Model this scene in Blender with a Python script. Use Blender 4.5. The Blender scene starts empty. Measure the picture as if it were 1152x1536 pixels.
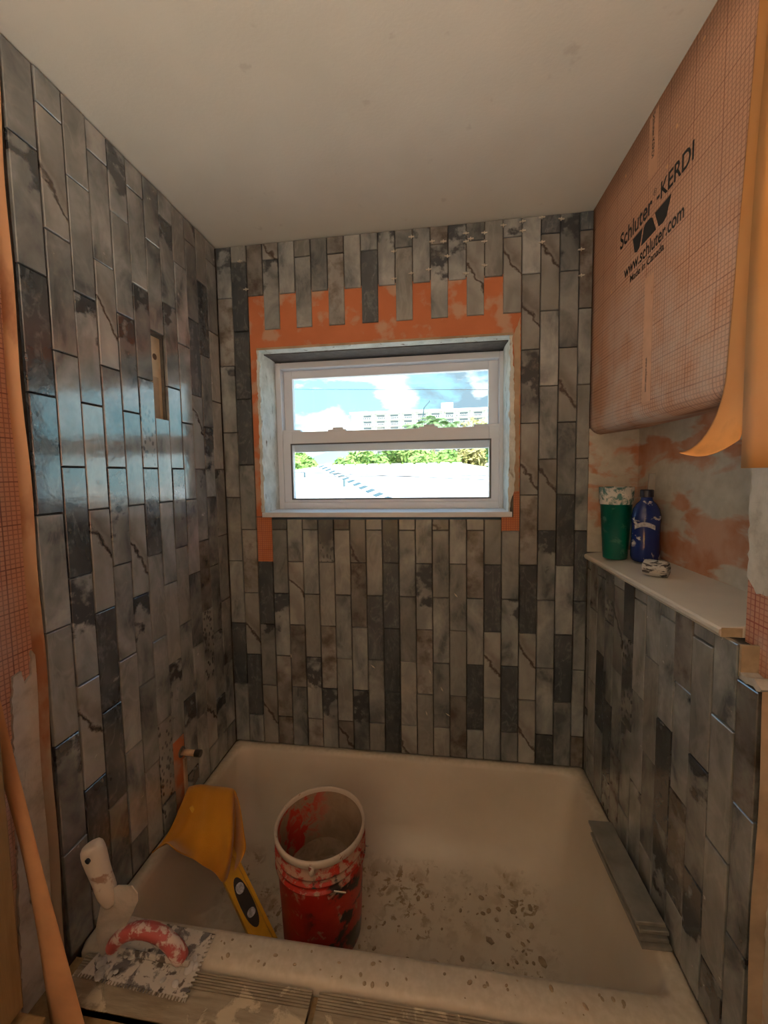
import bpy, bmesh, math, random
from mathutils import Vector, Matrix
random.seed(7)
rnd = random.random
K = 0.9                       # the place is laid out in units of 0.9 m
PI = math.pi
col = bpy.context.scene.collection
sc = bpy.context.scene

# ------------------------------------------------------------------ camera
CAM = Vector((0.9853, -1.7519, 1.7875))
YAW, PITCH, ROLL, FPX, PPX, PPY = 0.1379, 0.0711, -0.0158, 599.88, 574.67, 753.87
fw = Vector((-math.sin(YAW)*math.cos(PITCH), math.cos(YAW)*math.cos(PITCH), -math.sin(PITCH)))
r0 = Vector((math.cos(YAW), math.sin(YAW), 0)); u0 = r0.cross(fw)
rt = r0*math.cos(ROLL) + u0*math.sin(ROLL); up = rt.cross(fw)
cd = bpy.data.cameras.new('camera'); cam = bpy.data.objects.new('camera', cd); col.objects.link(cam)
m = Matrix((rt, up, -fw)).transposed().to_4x4(); m.translation = CAM*K
cam.matrix_world = m
cd.sensor_width = 36; cd.sensor_fit = 'AUTO'; cd.lens = FPX*36/1536
cd.shift_x = (576-PPX)/1536; cd.shift_y = (PPY-768)/1536
cd.clip_start = 0.02; cd.clip_end = 2000
sc.camera = cam
def hit(px, py, ax, val):     # a photo pixel on the plane axis = val
    d = fw + rt*((px-PPX)/FPX) - up*((py-PPY)/FPX)
    return CAM + d*((val-CAM[ax])/d[ax])

# ------------------------------------------------------------------ nodes
class NT:
    def __init__(s, tree): s.t = tree; s.n = tree.nodes; s.l = tree.links
    def new(s, typ, props=None, **kw):
        nd = s.n.new(typ)
        for k_, v in (props or {}).items(): setattr(nd, k_, v)
        for k_, v in kw.items():
            key = int(k_[1:]) if k_[0] == 'i' and k_[1:].isdigit() else k_.replace('_', ' ')
            s.set(nd.inputs[key], v)
        return nd
    def set(s, inp, v):
        if hasattr(v, 'is_output') or isinstance(v, bpy.types.NodeSocket): s.l.new(v, inp)
        elif isinstance(v, (tuple, list)) and inp.type == 'RGBA' and len(v) == 3: inp.default_value = (*v, 1)
        else: inp.default_value = v
    def math(s, op, a, b=0.0, clamp=False):
        nd = s.new('ShaderNodeMath', {'operation': op, 'use_clamp': clamp}, i0=a, i1=b); return nd.outputs[0]
    def noise(s, vec, scale, detail=4, rough=.55, dist=0.0):
        nd = s.new('ShaderNodeTexNoise', None, Scale=scale, Detail=detail, Roughness=rough, Distortion=dist)
        if vec is not None: s.l.new(vec, nd.inputs['Vector'])
        return nd.outputs['Fac']
    def ramp(s, fac, stops, interp='LINEAR'):
        nd = s.n.new('ShaderNodeValToRGB'); s.l.new(fac, nd.inputs[0]); cr = nd.color_ramp; cr.interpolation = interp
        while len(cr.elements) < len(stops): cr.elements.new(0.5)
        for e, (p, c) in zip(cr.elements, stops):
            e.position = p; e.color = (c, c, c, 1) if isinstance(c, (int, float)) else (*c, 1)
        return nd.outputs[0]
    def mix(s, fac, a, b, mode='MIX'):
        nd = s.new('ShaderNodeMix', {'data_type': 'RGBA', 'blend_type': mode})
        s.set(nd.inputs[0], fac); s.set(nd.inputs[6], a); s.set(nd.inputs[7], b); return nd.outputs[2]
    def bump(s, h, strength=.3, dist=.01):
        nd = s.new('ShaderNodeBump', None, Strength=strength, Distance=dist, Height=h); return nd.outputs[0]
    def coords(s, kind='Object'): return s.new('ShaderNodeTexCoord').outputs[kind]
    def sep(s, v):
        nd = s.new('ShaderNodeSeparateXYZ'); s.l.new(v, nd.inputs[0]); return nd.outputs
    def comb(s, x, y, z=0.0): return s.new('ShaderNodeCombineXYZ', None, i0=x, i1=y, i2=z).outputs[0]
    def vmath(s, op, a, b):
        nd = s.new('ShaderNodeVectorMath', {'operation': op}); s.set(nd.inputs[0], a); s.set(nd.inputs[1], b); return nd.outputs[0]
    def mapr(s, v, a, b, c=0.0, d=1.0):
        nd = s.new('ShaderNodeMapRange', {'clamp': True}, i0=v, i1=a, i2=b, i3=c, i4=d); return nd.outputs[0]
MATS = {}
def material(name, fn):
    mt = bpy.data.materials.new(name); mt.use_nodes = True
    nt = NT(mt.node_tree); b = nt.n['Principled BSDF']; fn(nt, b); MATS[name] = mt; return mt
def plain(name, c, rough=.6, metal=0.0, var=.12, scale=40, bump=0.0, spec=.5):
    def f(n, b):
        v = n.coords(); q = n.noise(v, scale, 5)
        n.set(b.inputs['Base Color'], n.mix(n.mapr(q, .3, .7), tuple(x*(1-var) for x in c), tuple(min(1, x*(1+var)) for x in c)))
        b.inputs['Roughness'].default_value = rough; b.inputs['Metallic'].default_value = metal
        b.inputs['Specular IOR Level'].default_value = spec
        if bump: n.set(b.inputs['Normal'], n.bump(q, bump, .004))
    return material(name, f)

# ------------------------------------------------------------------ world, sun, exposure
w = bpy.data.worlds.new('sky'); sc.world = w; w.use_nodes = True
n = NT(w.node_tree); bg = n.n['Background']
v = n.coords('Generated')
x_, y_, z_ = n.sep(v)
zz = n.math('ADD', n.math('MAXIMUM', z_, 0.0), .22)
cv = n.comb(n.math('DIVIDE', x_, zz), n.math('DIVIDE', y_, zz), 0.0)
cv = n.vmath('ADD', cv, (3.1, 1.35, 0))
clear = n.ramp(z_, [(0, (.105, .175, .185)), (.15, (.070, .150, .178)), (.5, (.055, .135, .21)), (1, (.035, .10, .20))])
c1 = n.noise(cv, 1.7, 7, .55, .4)
def near(d, r):                # a cloud mass around one direction of the sky
    dd = n.vmath('SUBTRACT', v, tuple(Vector(d).normalized())); ln = n.new('ShaderNodeVectorMath', {'operation': 'LENGTH'}); n.l.new(dd, ln.inputs[0])
    return n.mapr(ln.outputs['Value'], r, r*.25)
grey = n.math('MAXIMUM', near((.03, 1, .20), .18), near((.14, 1, .23), .16)); white = n.math('MAXIMUM', near((-.10, 1, .19), .07), near((-.24, 1, .13), .09))
cover = n.mapr(n.math('ADD', c1, n.math('MULTIPLY', n.math('MAXIMUM', grey, white), .14)), .51, .67)
thick = n.mapr(n.math('SUBTRACT', n.math('ADD', n.noise(n.vmath('ADD', cv, (5.3, 2.2, 0)), 1.6, 6, .55), n.math('MULTIPLY', grey, .30)), n.math('MULTIPLY', white, .2)), .54, .68)
cloud = n.mix(thick, (.30, .30, .295), (.046, .070, .086))
n.set(bg.inputs[0], n.mix(cover, clear, cloud)); bg.inputs[1].default_value = 9.0
sd = bpy.data.lights.new('sun', 'SUN'); sd.energy = 10.0; sd.angle = .01; sd.color = (1, .95, .86)
sun = bpy.data.objects.new('sun', sd); col.objects.link(sun)
sun.rotation_euler = Vector((-.35, .75, -.95)).to_track_quat('-Z', 'Y').to_euler()   # high behind the house
sc.view_settings.view_transform = 'Standard'; sc.view_settings.look = 'None'
sc.view_settings.exposure = 0.15; sc.view_settings.gamma = 1.0; sc.view_settings.use_curve_mapping = False

# ------------------------------------------------------------------ mesh helpers
ORG = {}
class MB:
    def __init__(s): s.v = []; s.f = []
    def add(s, vs, fs):
        o = len(s.v); s.v += [Vector(p) for p in vs]; s.f += [tuple(i+o for i in f) for f in fs]; return s
    def box(s, x0, x1, y0, y1, z0, z1, M=None):
        vs = [Vector((x, y, z)) for z in (z0, z1) for y in (y0, y1) for x in (x0, x1)]
        if M: vs = [M @ p for p in vs]
        return s.add(vs, [(0, 2, 3, 1), (4, 5, 7, 6), (0, 1, 5, 4), (2, 6, 7, 3), (0, 4, 6, 2), (1, 3, 7, 5)])
    def tube(s, pts, r, nn=10, cap=True, flat=1.0):
        pts = [Vector(p) for p in pts]; L = len(pts)
        rs = r if isinstance(r, (list, tuple)) else [r]*L
        vs = []; prev = None
        for i, p in enumerate(pts):
            t = (pts[min(i+1, L-1)] - pts[max(i-1, 0)]).normalized()
            if prev is None: a = t.orthogonal().normalized()
            else: a = (prev - t*prev.dot(t)).normalized()
            prev = a; b = t.cross(a)
            vs += [p + (a*math.cos(2*PI*k/nn) + b*math.sin(2*PI*k/nn)*flat)*rs[i] for k in range(nn)]
        fs = [(i*nn+k, i*nn+(k+1) % nn, (i+1)*nn+(k+1) % nn, (i+1)*nn+k) for i in range(L-1) for k in range(nn)]
        if cap: fs += [tuple(range(nn-1, -1, -1)), tuple((L-1)*nn+k for k in range(nn))]
        return s.add(vs, fs)
    def lathe(s, prof, c=(0, 0, 0), nn=40, M=None, cap0=False, cap1=False):
        c = Vector(c); vs = []
        for r, z in prof:
            for k in range(nn):
                p = Vector((r*math.cos(2*PI*k/nn), r*math.sin(2*PI*k/nn), z))
                vs.append((M @ p if M else p) + c)
        fs = [(i*nn+k, i*nn+(k+1) % nn, (i+1)*nn+(k+1) % nn, (i+1)*nn+k) for i in range(len(prof)-1) for k in range(nn)]
        if cap0: fs.append(tuple(range(nn-1, -1, -1)))
        if cap1: fs.append(tuple((len(prof)-1)*nn+k for k in range(nn)))
        return s.add(vs, fs)
    def prism(s, outline, d):      # outline: 3-D points of one face, d: extrusion vector
        d = Vector(d); L = len(outline); vs = [Vector(p) for p in outline]; vs += [p+d for p in vs]
        return s.add(vs, [tuple(range(L)), tuple(range(2*L-1, L-1, -1))] + [(i, i+L, (i+1) % L+L, (i+1) % L) for i in range(L)])
    def grid(s, fn, nu, nv, closed=False):
        vs = [fn(i/nu, j/nv) for j in range(nv+1) for i in range(nu+1)]
        return s.add(vs, [(j*(nu+1)+i, j*(nu+1)+i+1, (j+1)*(nu+1)+i+1, (j+1)*(nu+1)+i) for j in range(nv) for i in range(nu)])
    def loft(s, rings, cap0=False, cap1=False):
        nn = len(rings[0]); vs = [p for r in rings for p in r]
        fs = [(i*nn+k, i*nn+(k+1) % nn, (i+1)*nn+(k+1) % nn, (i+1)*nn+k) for i in range(len(rings)-1) for k in range(nn)]
        if cap0: fs.append(tuple(range(nn-1, -1, -1)))
        if cap1: fs.append(tuple((len(rings)-1)*nn+k for k in range(nn)))
        return s.add(vs, fs)
    def build(s, name, mat, parent=None, org=None, smooth=False, bevel=0.0, solid=0.0, sub=0):
        o_ = ORG.get(parent.name, Vector((0, 0, 0))) if parent else (Vector(org) if org else Vector((0, 0, 0)))
        me = bpy.data.meshes.new(name)
        me.from_pydata([tuple((p-o_)*K) for p in s.v], [], s.f)
        bm = bmesh.new(); bm.from_mesh(me); bmesh.ops.recalc_face_normals(bm, faces=bm.faces)
        if bevel:
            es = [e for e in bm.edges if len(e.link_faces) == 2 and e.calc_face_angle(0) > .6]
            bmesh.ops.bevel(bm, geom=es, offset=bevel*K, segments=2, profile=.5, affect='EDGES')
        bm.to_mesh(me); bm.free()
        if smooth: me.shade_smooth() if hasattr(me, 'shade_smooth') else [setattr(p, 'use_smooth', True) for p in me.polygons]
        me.materials.append(MATS[mat] if isinstance(mat, str) else mat)
        o = bpy.data.objects.new(name, me); col.objects.link(o)
        if parent: o.parent = parent; ORG[o.name] = o_
        elif org: o.location = o_*K; ORG[o.name] = o_
        if solid:
            md = o.modifiers.new('thickness', 'SOLIDIFY'); md.thickness = solid*K; md.offset = 0
        if sub:
            md = o.modifiers.new('smoothing', 'SUBSURF'); md.levels = sub; md.render_levels = sub
        return o
def tag(o, label=None, cat=None, group=None, kind=None):
    for k_, v_ in (('label', label), ('category', cat), ('group', group), ('kind', kind)):
        if v_: o[k_] = v_
    return o
def thing(name, label, cat, org, group=None):
    o = bpy.data.objects.new(name, None); col.objects.link(o); o.empty_display_size = .05
    o.location = Vector(org)*K; ORG[o.name] = Vector(org)
    return tag(o, label, cat, group)
def bx(*a): return MB().box(*a)
def struct(name, mb, mat, label=None, **kw):
    o = mb.build(name, mat, **kw); return tag(o, label, None, None, 'structure')

# ------------------------------------------------------------------ materials
def f_ceiling(n, b):  # rolled paint with a few smudges
    v = n.coords(); q = n.noise(v, 3, 5); d = n.noise(v, 120, 3)
    spot = n.mapr(n.noise(v, 14, 4), .68, .74)
    c = n.mix(n.mapr(q, .3, .7), (.62, .60, .525), (.68, .66, .585)); n.set(b.inputs['Base Color'], n.mix(n.math('MULTIPLY', spot, .25), c, (.35, .3, .25)))
    b.inputs['Roughness'].default_value = .8; n.set(b.inputs['Normal'], n.bump(d, .15, .003))
material('ceiling_paint', f_ceiling)
plain('room_paint', (.60, .50, .38), .8, scale=5)
plain('subfloor', (.30, .22, .14), .85, scale=8)
def f_mortar(n, b):
    v = n.coords(); q = n.noise(v, 25, 6)
    n.set(b.inputs['Base Color'], n.ramp(q, [(.3, (.045, .04, .036)), (.7, (.15, .135, .115))]))
    b.inputs['Roughness'].default_value = .9; n.set(b.inputs['Normal'], n.bump(q, .5, .004))
material('thinset', f_mortar)
def f_white_mortar(n, b):
    v = n.coords(); q = n.noise(v, 14, 7, .65); st = n.noise(n.vmath('MULTIPLY', v, (1, 1, .35)), 45, 4)
    c = n.ramp(q, [(.28, (.36, .33, .28)), (.5, (.60, .57, .51)), (.75, (.70, .67, .62))])
    n.set(b.inputs['Base Color'], n.mix(n.mapr(st, .66, .74), c, (.16, .12, .09)))
    b.inputs['Roughness'].default_value = .85; n.set(b.inputs['Normal'], n.bump(n.math('ADD', q, st), .6, .006))
material('white_mortar', f_white_mortar)
def f_reveal(n, b):
    v = n.coords(); q = n.noise(v, 12, 7, .65); st = n.noise(n.vmath('MULTIPLY', v, (1, 1, .25)), 38, 6, .6, .6)
    c = n.ramp(q, [(.28, (.50, .52, .47)), (.6, (.78, .80, .76))])
    n.set(b.inputs['Base Color'], n.mix(n.mapr(st, .62, .68), c, (.22, .18, .12)))
    b.inputs['Roughness'].default_value = .85; n.set(b.inputs['Normal'], n.bump(n.math('ADD', q, st), .8, .01))
material('reveal_plaster', f_reveal)
def gridlines(n, v, a, b_, size, lw):
    s_ = n.sep(v); g = []
    for ax in (a, b_):
        t = n.math('FRACT', n.math('DIVIDE', s_[ax], size)); t = n.math('ABSOLUTE', n.math('SUBTRACT', t, .5))
        g.append(n.mapr(t, .5-lw/size, .5-.35*lw/size))
    return n.math('MAXIMUM', g[0], g[1])
def membrane(name, base, line, haze, hz0, hz1, hzc=(.66, .60, .54), axes=(1, 2), size=.0105):
    def f(n, b):
        v = n.coords(); q = n.noise(v, 4, 6, .6)
        wv = n.vmath('ADD', v, n.vmath('MULTIPLY', n.new('ShaderNodeTexNoise', None, Vector=v, Scale=6.0).outputs['Color'], (.004, .004, .004)))
        g = gridlines(n, wv, axes[0], axes[1], size, .0016); G = gridlines(n, wv, axes[0], axes[1], size*9, .002)
        c = n.mix(n.mapr(q, .3, .7), tuple(x*.88 for x in base), tuple(x*1.1 for x in base))
        c = n.mix(n.math('MULTIPLY', g, .55), c, line); c = n.mix(n.math('MULTIPLY', G, .6), c, line)
        z = n.sep(v)[2]
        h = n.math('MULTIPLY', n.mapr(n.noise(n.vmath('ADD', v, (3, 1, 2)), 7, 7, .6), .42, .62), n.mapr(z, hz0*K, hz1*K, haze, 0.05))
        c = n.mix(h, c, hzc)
        n.set(b.inputs['Base Color'], c); b.inputs['Roughness'].default_value = .75
        n.set(b.inputs['Normal'], n.bump(n.math('ADD', n.math('MULTIPLY', g, -.3), q), .25, .004))
    return material(name, f)
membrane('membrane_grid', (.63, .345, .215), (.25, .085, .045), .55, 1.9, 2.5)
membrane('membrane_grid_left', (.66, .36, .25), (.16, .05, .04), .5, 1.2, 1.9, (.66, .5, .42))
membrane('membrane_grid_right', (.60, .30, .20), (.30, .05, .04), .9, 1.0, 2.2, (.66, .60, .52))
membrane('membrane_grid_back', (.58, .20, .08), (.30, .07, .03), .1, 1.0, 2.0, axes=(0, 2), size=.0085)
def f_orange(n, b):
    v = n.coords(); q = n.noise(v, 5, 5); h = n.noise(n.vmath('ADD', v, (7, 3, 1)), 11, 6, .5)
    c = n.mix(n.mapr(q, .3, .7), (.50, .150, .055), (.60, .20, .08))
    c = n.mix(n.math('MULTIPLY', n.mapr(h, .53, .61), .75), c, (.52, .36, .25))
    n.set(b.inputs['Base Color'], c); b.inputs['Roughness'].default_value = .7
material('membrane_smeared', f_orange)
def f_flap(n, b):
    v = n.coords(); q = n.noise(v, 4, 4); st = n.noise(n.vmath('MULTIPLY', v, (1, 1, .4)), 9, 5)
    c = n.mix(n.mapr(q, .3, .7), (.74, .29, .06), (.80, .38, .12))
    n.set(b.inputs['Base Color'], n.mix(n.math('MULTIPLY', n.mapr(st, .6, .72), .5), c, (.36, .18, .05)))
    b.inputs['Roughness'].default_value = .65; n.set(b.inputs['Normal'], n.bump(n.noise(v, 300, 2), .15, .001))
material('membrane_flap', f_flap)
def f_patchy(n, b):           # mortar skimmed over orange membrane, in horizontal drags
    v = n.coords(); vv = n.vmath('MULTIPLY', v, (1, .55, 1.5))
    q = n.noise(vv, 7, 5, .5, .3); m2 = n.noise(v, 30, 6)
    mo = n.ramp(m2, [(.3, (.50, .45, .36)), (.7, (.62, .57, .48))])
    og = n.mix(n.mapr(n.noise(v, 9, 4), .35, .6), (.50, .20, .09), (.58, .34, .23))
    n.set(b.inputs['Base Color'], n.mix(n.mapr(q, .50, .57), mo, og))
    b.inputs['Roughness'].default_value = .85; n.set(b.inputs['Normal'], n.bump(n.math('ADD', m2, q), .4, .005))
material('patchy_mortar', f_patchy)
def f_edge(n, b):
    v = n.coords(); q = n.noise(n.vmath('MULTIPLY', v, (1, 1, .5)), 8, 6); z = n.sep(v)[2]
    c = n.mix(n.mapr(z, 1.0*K, 1.9*K), (.46, .36, .26), (.70, .38, .19))
    n.set(b.inputs['Base Color'], n.mix(n.mapr(q, .56, .68), c, (.40, .17, .08))); b.inputs['Roughness'].default_value = .8
material('membrane_edge', f_edge)
plain('edge_tan', (.44, .32, .21), .85, scale=12, var=.25, bump=.3)

# --- tiles: seven faces of the same stone-look glaze
def tile_mat(name, kind, rough=.2):
    def f(n, b):
        o = n.coords(); rn = n.new('ShaderNodeObjectInfo').outputs['Random']
        off = n.comb(n.math('MULTIPLY', rn, 37.0), n.math('MULTIPLY', rn, 91.0), n.math('MULTIPLY', rn, 53.0))
        v = n.vmath('ADD', o, off)
        q = n.noise(n.vmath('MULTIPLY', v, (1, 1, .6)), 11, 6, .55, .5); fine = n.noise(v, 70, 4)
        base = n.ramp(q, [(.34, (.075, .084, .088)), (.45, (.178, .188, .184)), (.55, (.245, .252, .242)), (.68, (.345, .35, .335))])
        base = n.mix(n.math('MULTIPLY', n.mapr(fine, .45, .75), .2), base, (.11, .115, .12))
        vein = n.math('ABSOLUTE', n.math('SUBTRACT', n.noise(n.vmath('MULTIPLY', v, (1.3, 1, .55)), 14, 5, .55, .8), .5))
        x, y, z = n.sep(o)
        zr = n.math('ADD', z, n.math('MULTIPLY', n.math('SUBTRACT', rn, .5), .16))
        if kind == 'plain': c = n.mix(n.math('MULTIPLY', n.mapr(vein, .05, .0), .22), base, (.33, .325, .30))
        elif kind == 'patch':
            p = n.math('ADD', n.math('MULTIPLY', zr, 5.0), n.math('MULTIPLY', n.math('SUBTRACT', n.noise(v, 16, 5), .5), 2.6))
            c = n.mix(n.math('MULTIPLY', n.mapr(p, .30, .50), n.mapr(p, 1.1, .8)), base, (.045, .05, .055))
        elif kind == 'charcoal':
            d = n.ramp(q, [(.3, (.035, .042, .048)), (.55, (.062, .07, .075)), (.8, (.12, .125, .125))])
            c = n.mix(n.math('MULTIPLY', n.math('MULTIPLY', n.mapr(vein, .05, .0), n.mapr(fine, .35, .65)), .42), d, (.26, .27, .27))
        elif kind == 'rust':
            t = n.math('ADD', n.math('MULTIPLY', x, 1.4), zr)
            t = n.math('ADD', t, n.math('MULTIPLY', n.math('SUBTRACT', n.noise(v, 26, 5), .5), .10))
            lite = n.mix(.5, base, (.30, .285, .255))
            c = n.mix(n.mapr(n.math('ABSOLUTE', t), .014, .003), lite, (.050, .032, .022))
            c = n.mix(n.math('MULTIPLY', n.math('MULTIPLY', n.mapr(t, .0, .035), n.mapr(t, .09, .04)), .45), c, (.085, .062, .045))
        elif kind == 'spots':
            vo = n.new('ShaderNodeTexVoronoi', None, Scale=62.0, Randomness=1.0); n.l.new(n.vmath('MULTIPLY', v, (1.2, 1, .8)), vo.inputs['Vector'])
            sp = n.mapr(n.math('ADD', vo.outputs['Distance'], n.math('MULTIPLY', n.noise(v, 55, 4), .7)), .80, .62)
            band = n.mapr(n.noise(v, 8, 3), .40, .54)
            c = n.mix(n.math('MULTIPLY', sp, .9), n.mix(.6, base, (.34, .33, .30)), (.05, .052, .052))
            c = n.mix(band, n.mix(.75, base, (.05, .055, .06)), c)
        elif kind == 'brown':
            c = n.mix(n.mapr(n.noise(v, 15, 6, .6), .46, .66), n.mix(.35, base, (.24, .20, .165)), (.085, .065, .048))
        else:
            c = n.mix(.5, base, (.27, .262, .236)); c = n.mix(n.math('MULTIPLY', n.mapr(vein, .06, 0), .3), c, (.38, .37, .34))
        val = n.mapr(n.math('FRACT', n.math('MULTIPLY', rn, 7.31)), 0, 1, .80, 1.42)
        c = n.mix(1.0, c, n.comb(val, val, val), 'MULTIPLY')
        dust = n.math('MULTIPLY', n.mapr(n.noise(n.vmath('ADD', v, (2, 5, 1)), 24, 7, .65), .58, .75), .35)
        c = n.mix(dust, c, (.34, .30, .25))
        n.set(b.inputs['Base Color'], c)
        n.set(b.inputs['Roughness'], n.math('ADD', n.math('MULTIPLY', fine, .12), n.math('ADD', n.math('MULTIPLY', dust, .6), rough-.06)))
        n.set(b.inputs['Normal'], n.bump(n.math('ADD', n.noise(v, 26, 3), n.math('MULTIPLY', fine, .08)), .16, .004))
        b.inputs['IOR'].default_value = 2.15 if rough < .2 else 1.55
    return material('tile_'+name, f)
KINDS = ['plain', 'patch', 'charcoal', 'rust', 'spots', 'brown', 'pale']
for k_ in KINDS: tile_mat(k_, k_, .13)
for k_ in KINDS: tile_mat(k_+'_dull', k_, .34)

def f_tub(n, b):
    v = n.coords(); x, y, z = n.sep(v)
    q = n.noise(v, 5, 5)
    c = n.mix(n.mapr(q, .3, .7), (.61, .525, .41), (.67, .59, .475))
    s1 = n.mapr(n.noise(v, 17, 6, .6, .3), .50, .60); s2 = n.mapr(n.noise(n.vmath('ADD', v, (4, 4, 4)), 30, 6, .62, .5), .56, .61)
    s3 = n.mapr(n.noise(n.vmath('ADD', v, (9, 4, 4)), 5, 3), .42, .6)
    floor = n.mapr(n.math('ADD', z, n.math('MULTIPLY', q, .05)), .20*K, .165*K)
    fl = n.math('MULTIPLY', floor, n.math('MULTIPLY', n.math('MAXIMUM', n.math('MULTIPLY', s1, .6), s2), n.math('ADD', .25, s3)), True)
    c = n.mix(fl, c, (.34, .25, .145))
    rim = n.math('MULTIPLY', n.mapr(z, .46*K, .49*K), n.mapr(y, -.73*K, -.77*K))
    c = n.mix(n.math('MULTIPLY', n.math('MULTIPLY', rim, n.math('MAXIMUM', n.math('MULTIPLY', s2, .85), n.math('MULTIPLY', s1, .65))), n.mapr(x, 1.5*K, .3*K, .45, 1.0)), c, (.30, .23, .14))
    side = n.math('MULTIPLY', n.mapr(z, .485*K, .498*K), n.math('SUBTRACT', 1.0, rim))
    c = n.mix(n.math('MULTIPLY', side, n.mapr(n.noise(v, 60, 5), .38, .6, .2, .7)), c, (.50, .42, .30))
    n.set(b.inputs['Base Color'], c)
    n.set(b.inputs['Roughness'], n.math('ADD', .38, n.math('MULTIPLY', fl, .4)))
    n.set(b.inputs['Normal'], n.bump(n.math('ADD', n.math('MULTIPLY', fl, .5), n.math('MULTIPLY', n.math('MULTIPLY', rim, s2), .5)), .5, .004))
material('tub_enamel', f_tub)
def splotched(name, base, smear, sc_, lo, hi, rough=.5, amount=1.0, extra=None, stretch=(1, 1, 1), metal=0.0):
    def f(n, b):
        v = n.coords(); q = n.noise(n.vmath('MULTIPLY', v, stretch), sc_, 7, .62, .4); s_ = n.mapr(q, lo, hi)
        c = n.mix(n.math('MULTIPLY', s_, amount), base, smear)
        if extra: c = n.mix(n.mapr(n.noise(n.vmath('ADD', v, (3, 8, 1)), extra[1], 5), extra[2], extra[2]+.05), c, extra[0])
        n.set(b.inputs['Base Color'], c); n.set(b.inputs['Roughness'], n.math('ADD', rough, n.math('MULTIPLY', s_, .3)))
        n.set(b.inputs['Metallic'], n.math('MULTIPLY', n.math('SUBTRACT', 1.0, s_), metal))
        n.set(b.inputs['Normal'], n.bump(s_, .5, .002))
    return material(name, f)
def f_bucket(n, b):
    v = n.coords(); x, y, z = n.sep(v)
    q = n.noise(v, 26, 7, .62, .4)
    up_ = n.mapr(z, .20, .34, .0, .16)
    s_ = n.mapr(n.math('ADD', q, up_), .60, .68)
    c = n.mix(n.mapr(n.noise(v, 9, 4), .4, .6), (.50, .028, .012), (.38, .018, .01))
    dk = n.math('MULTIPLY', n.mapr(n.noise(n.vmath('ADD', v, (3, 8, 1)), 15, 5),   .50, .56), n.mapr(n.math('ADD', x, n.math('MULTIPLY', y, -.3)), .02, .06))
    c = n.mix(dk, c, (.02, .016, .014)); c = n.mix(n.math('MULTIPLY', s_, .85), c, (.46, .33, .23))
    n.set(b.inputs['Base Color'], c); n.set(b.inputs['Roughness'], n.math('ADD', .38, n.math('MULTIPLY', s_, .35)))
    n.set(b.inputs['Normal'], n.bump(s_, .5, .002))
material('bucket_red', f_bucket)
def f_bucket_in(n, b):
    v = n.coords(); x, y, z = n.sep(v); q = n.noise(v, 20, 7, .6, .5)
    p = n.math('MULTIPLY', n.mapr(q, .46, .56), n.mapr(n.math('ADD', n.math('MULTIPLY', x, -1.0), n.math('MULTIPLY', y, .5)), .06, .13))
    c = n.mix(p, n.ramp(q, [(.3, (.26, .17, .10)), (.7, (.37, .26, .165))]), (.48, .03, .015))
    n.set(b.inputs['Base Color'], c); b.inputs['Roughness'].default_value = .75; n.set(b.inputs['Normal'], n.bump(q, .6, .006))
material('bucket_inside', f_bucket_in)
splotched('bucket_rim', (.60, .50, .40), (.34, .07, .04), 30, .60, .66)
splotched('wet_mortar', (.27, .185, .115), (.20, .14, .085), 18, .45, .6, .6)
splotched('trowel_steel', (.22, .20, .18), (.60, .54, .45), 26, .42, .48, .4, 1.0, ((.15, .115, .09), 42, .57), (1, 1, 1), .4)
splotched('trowel_handle', (.42, .085, .075), (.66, .55, .47), 34, .49, .56, .45, .9)
splotched('gauging_blade', (.36, .32, .265), (.50, .44, .37), 14, .42, .6, .6)
splotched('gauging_handle', (.56, .48, .39), (.26, .13, .08), 24, .56, .64, .6, .8)
splotched('cup_green', (.0, .115, .085), (.10, .24, .19), 30, .58, .66, .28, .7)
splotched('cup_band', (.07, .19, .17), (.66, .62, .56), 32, .46, .54, .5)
splotched('bottle_blue', (.010, .028, .16), (.62, .62, .60), 24, .575, .63, .14, .95)
splotched('block_wrap', (.55, .52, .47), (.04, .035, .035), 30, .50, .55, .6, .9, None, (1, 1, 3))
plain('cap_black', (.012, .013, .03), .35)
plain('label_white', (.42, .44, .50), .5, scale=120, var=.5)
plain('spatula_grey', (.34, .31, .27), .6)
plain('shelf_stone', (.72, .66, .56), .45, scale=10, var=.05)
plain('raw_tan', (.40, .30, .19), .9, scale=30, var=.25)
plain('pvc', (.76, .79, .84), .35, var=.03, scale=4)
plain('gasket', (.10, .10, .10), .6)
plain('header_dark', (.09, .075, .07), .8, var=.3)
plain('copper', (.55, .38, .24), .4, .3)
plain('print_black', (.02, .018, .017), .7)
plain('spacer', (.62, .56, .46), .5)
plain('level_yellow', (.62, .33, .012), .4, scale=20, var=.15)
plain('level_black', (.012, .012, .013), .35)
def f_rag(n, b):
    v = n.coords(); q = n.noise(v, 8, 4); t = n.noise(v, 400, 2)
    n.set(b.inputs['Base Color'], n.mix(n.mapr(q, .3, .7), (.50, .20, .008), (.60, .26, .014)))
    b.inputs['Roughness'].default_value = .95; b.inputs['Sheen Weight'].default_value = .3
    n.set(b.inputs['Normal'], n.bump(n.math('ADD', t, n.math('MULTIPLY', q, 2.0)), .5, .002))
material('rag_cloth', f_rag)
def f_wood(n, b):
    v = n.coords(); q = n.noise(n.vmath('MULTIPLY', v, (14, 14, 1)), 5, 5, .6, .6)
    k2 = n.new('ShaderNodeTexVoronoi', None, Scale=3.2); n.l.new(v, k2.inputs['Vector'])
    c = n.ramp(q, [(.3, (.26, .16, .065)), (.7, (.38, .25, .11))]); n.set(b.inputs['Base Color'], n.mix(n.mapr(k2.outputs['Distance'], .05, .03), c, (.12, .06, .025)))
    b.inputs['Roughness'].default_value = .75
material('stud_wood', f_wood)
plain('pale_wood', (.68, .54, .36), .75, scale=30, var=.12)
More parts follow.
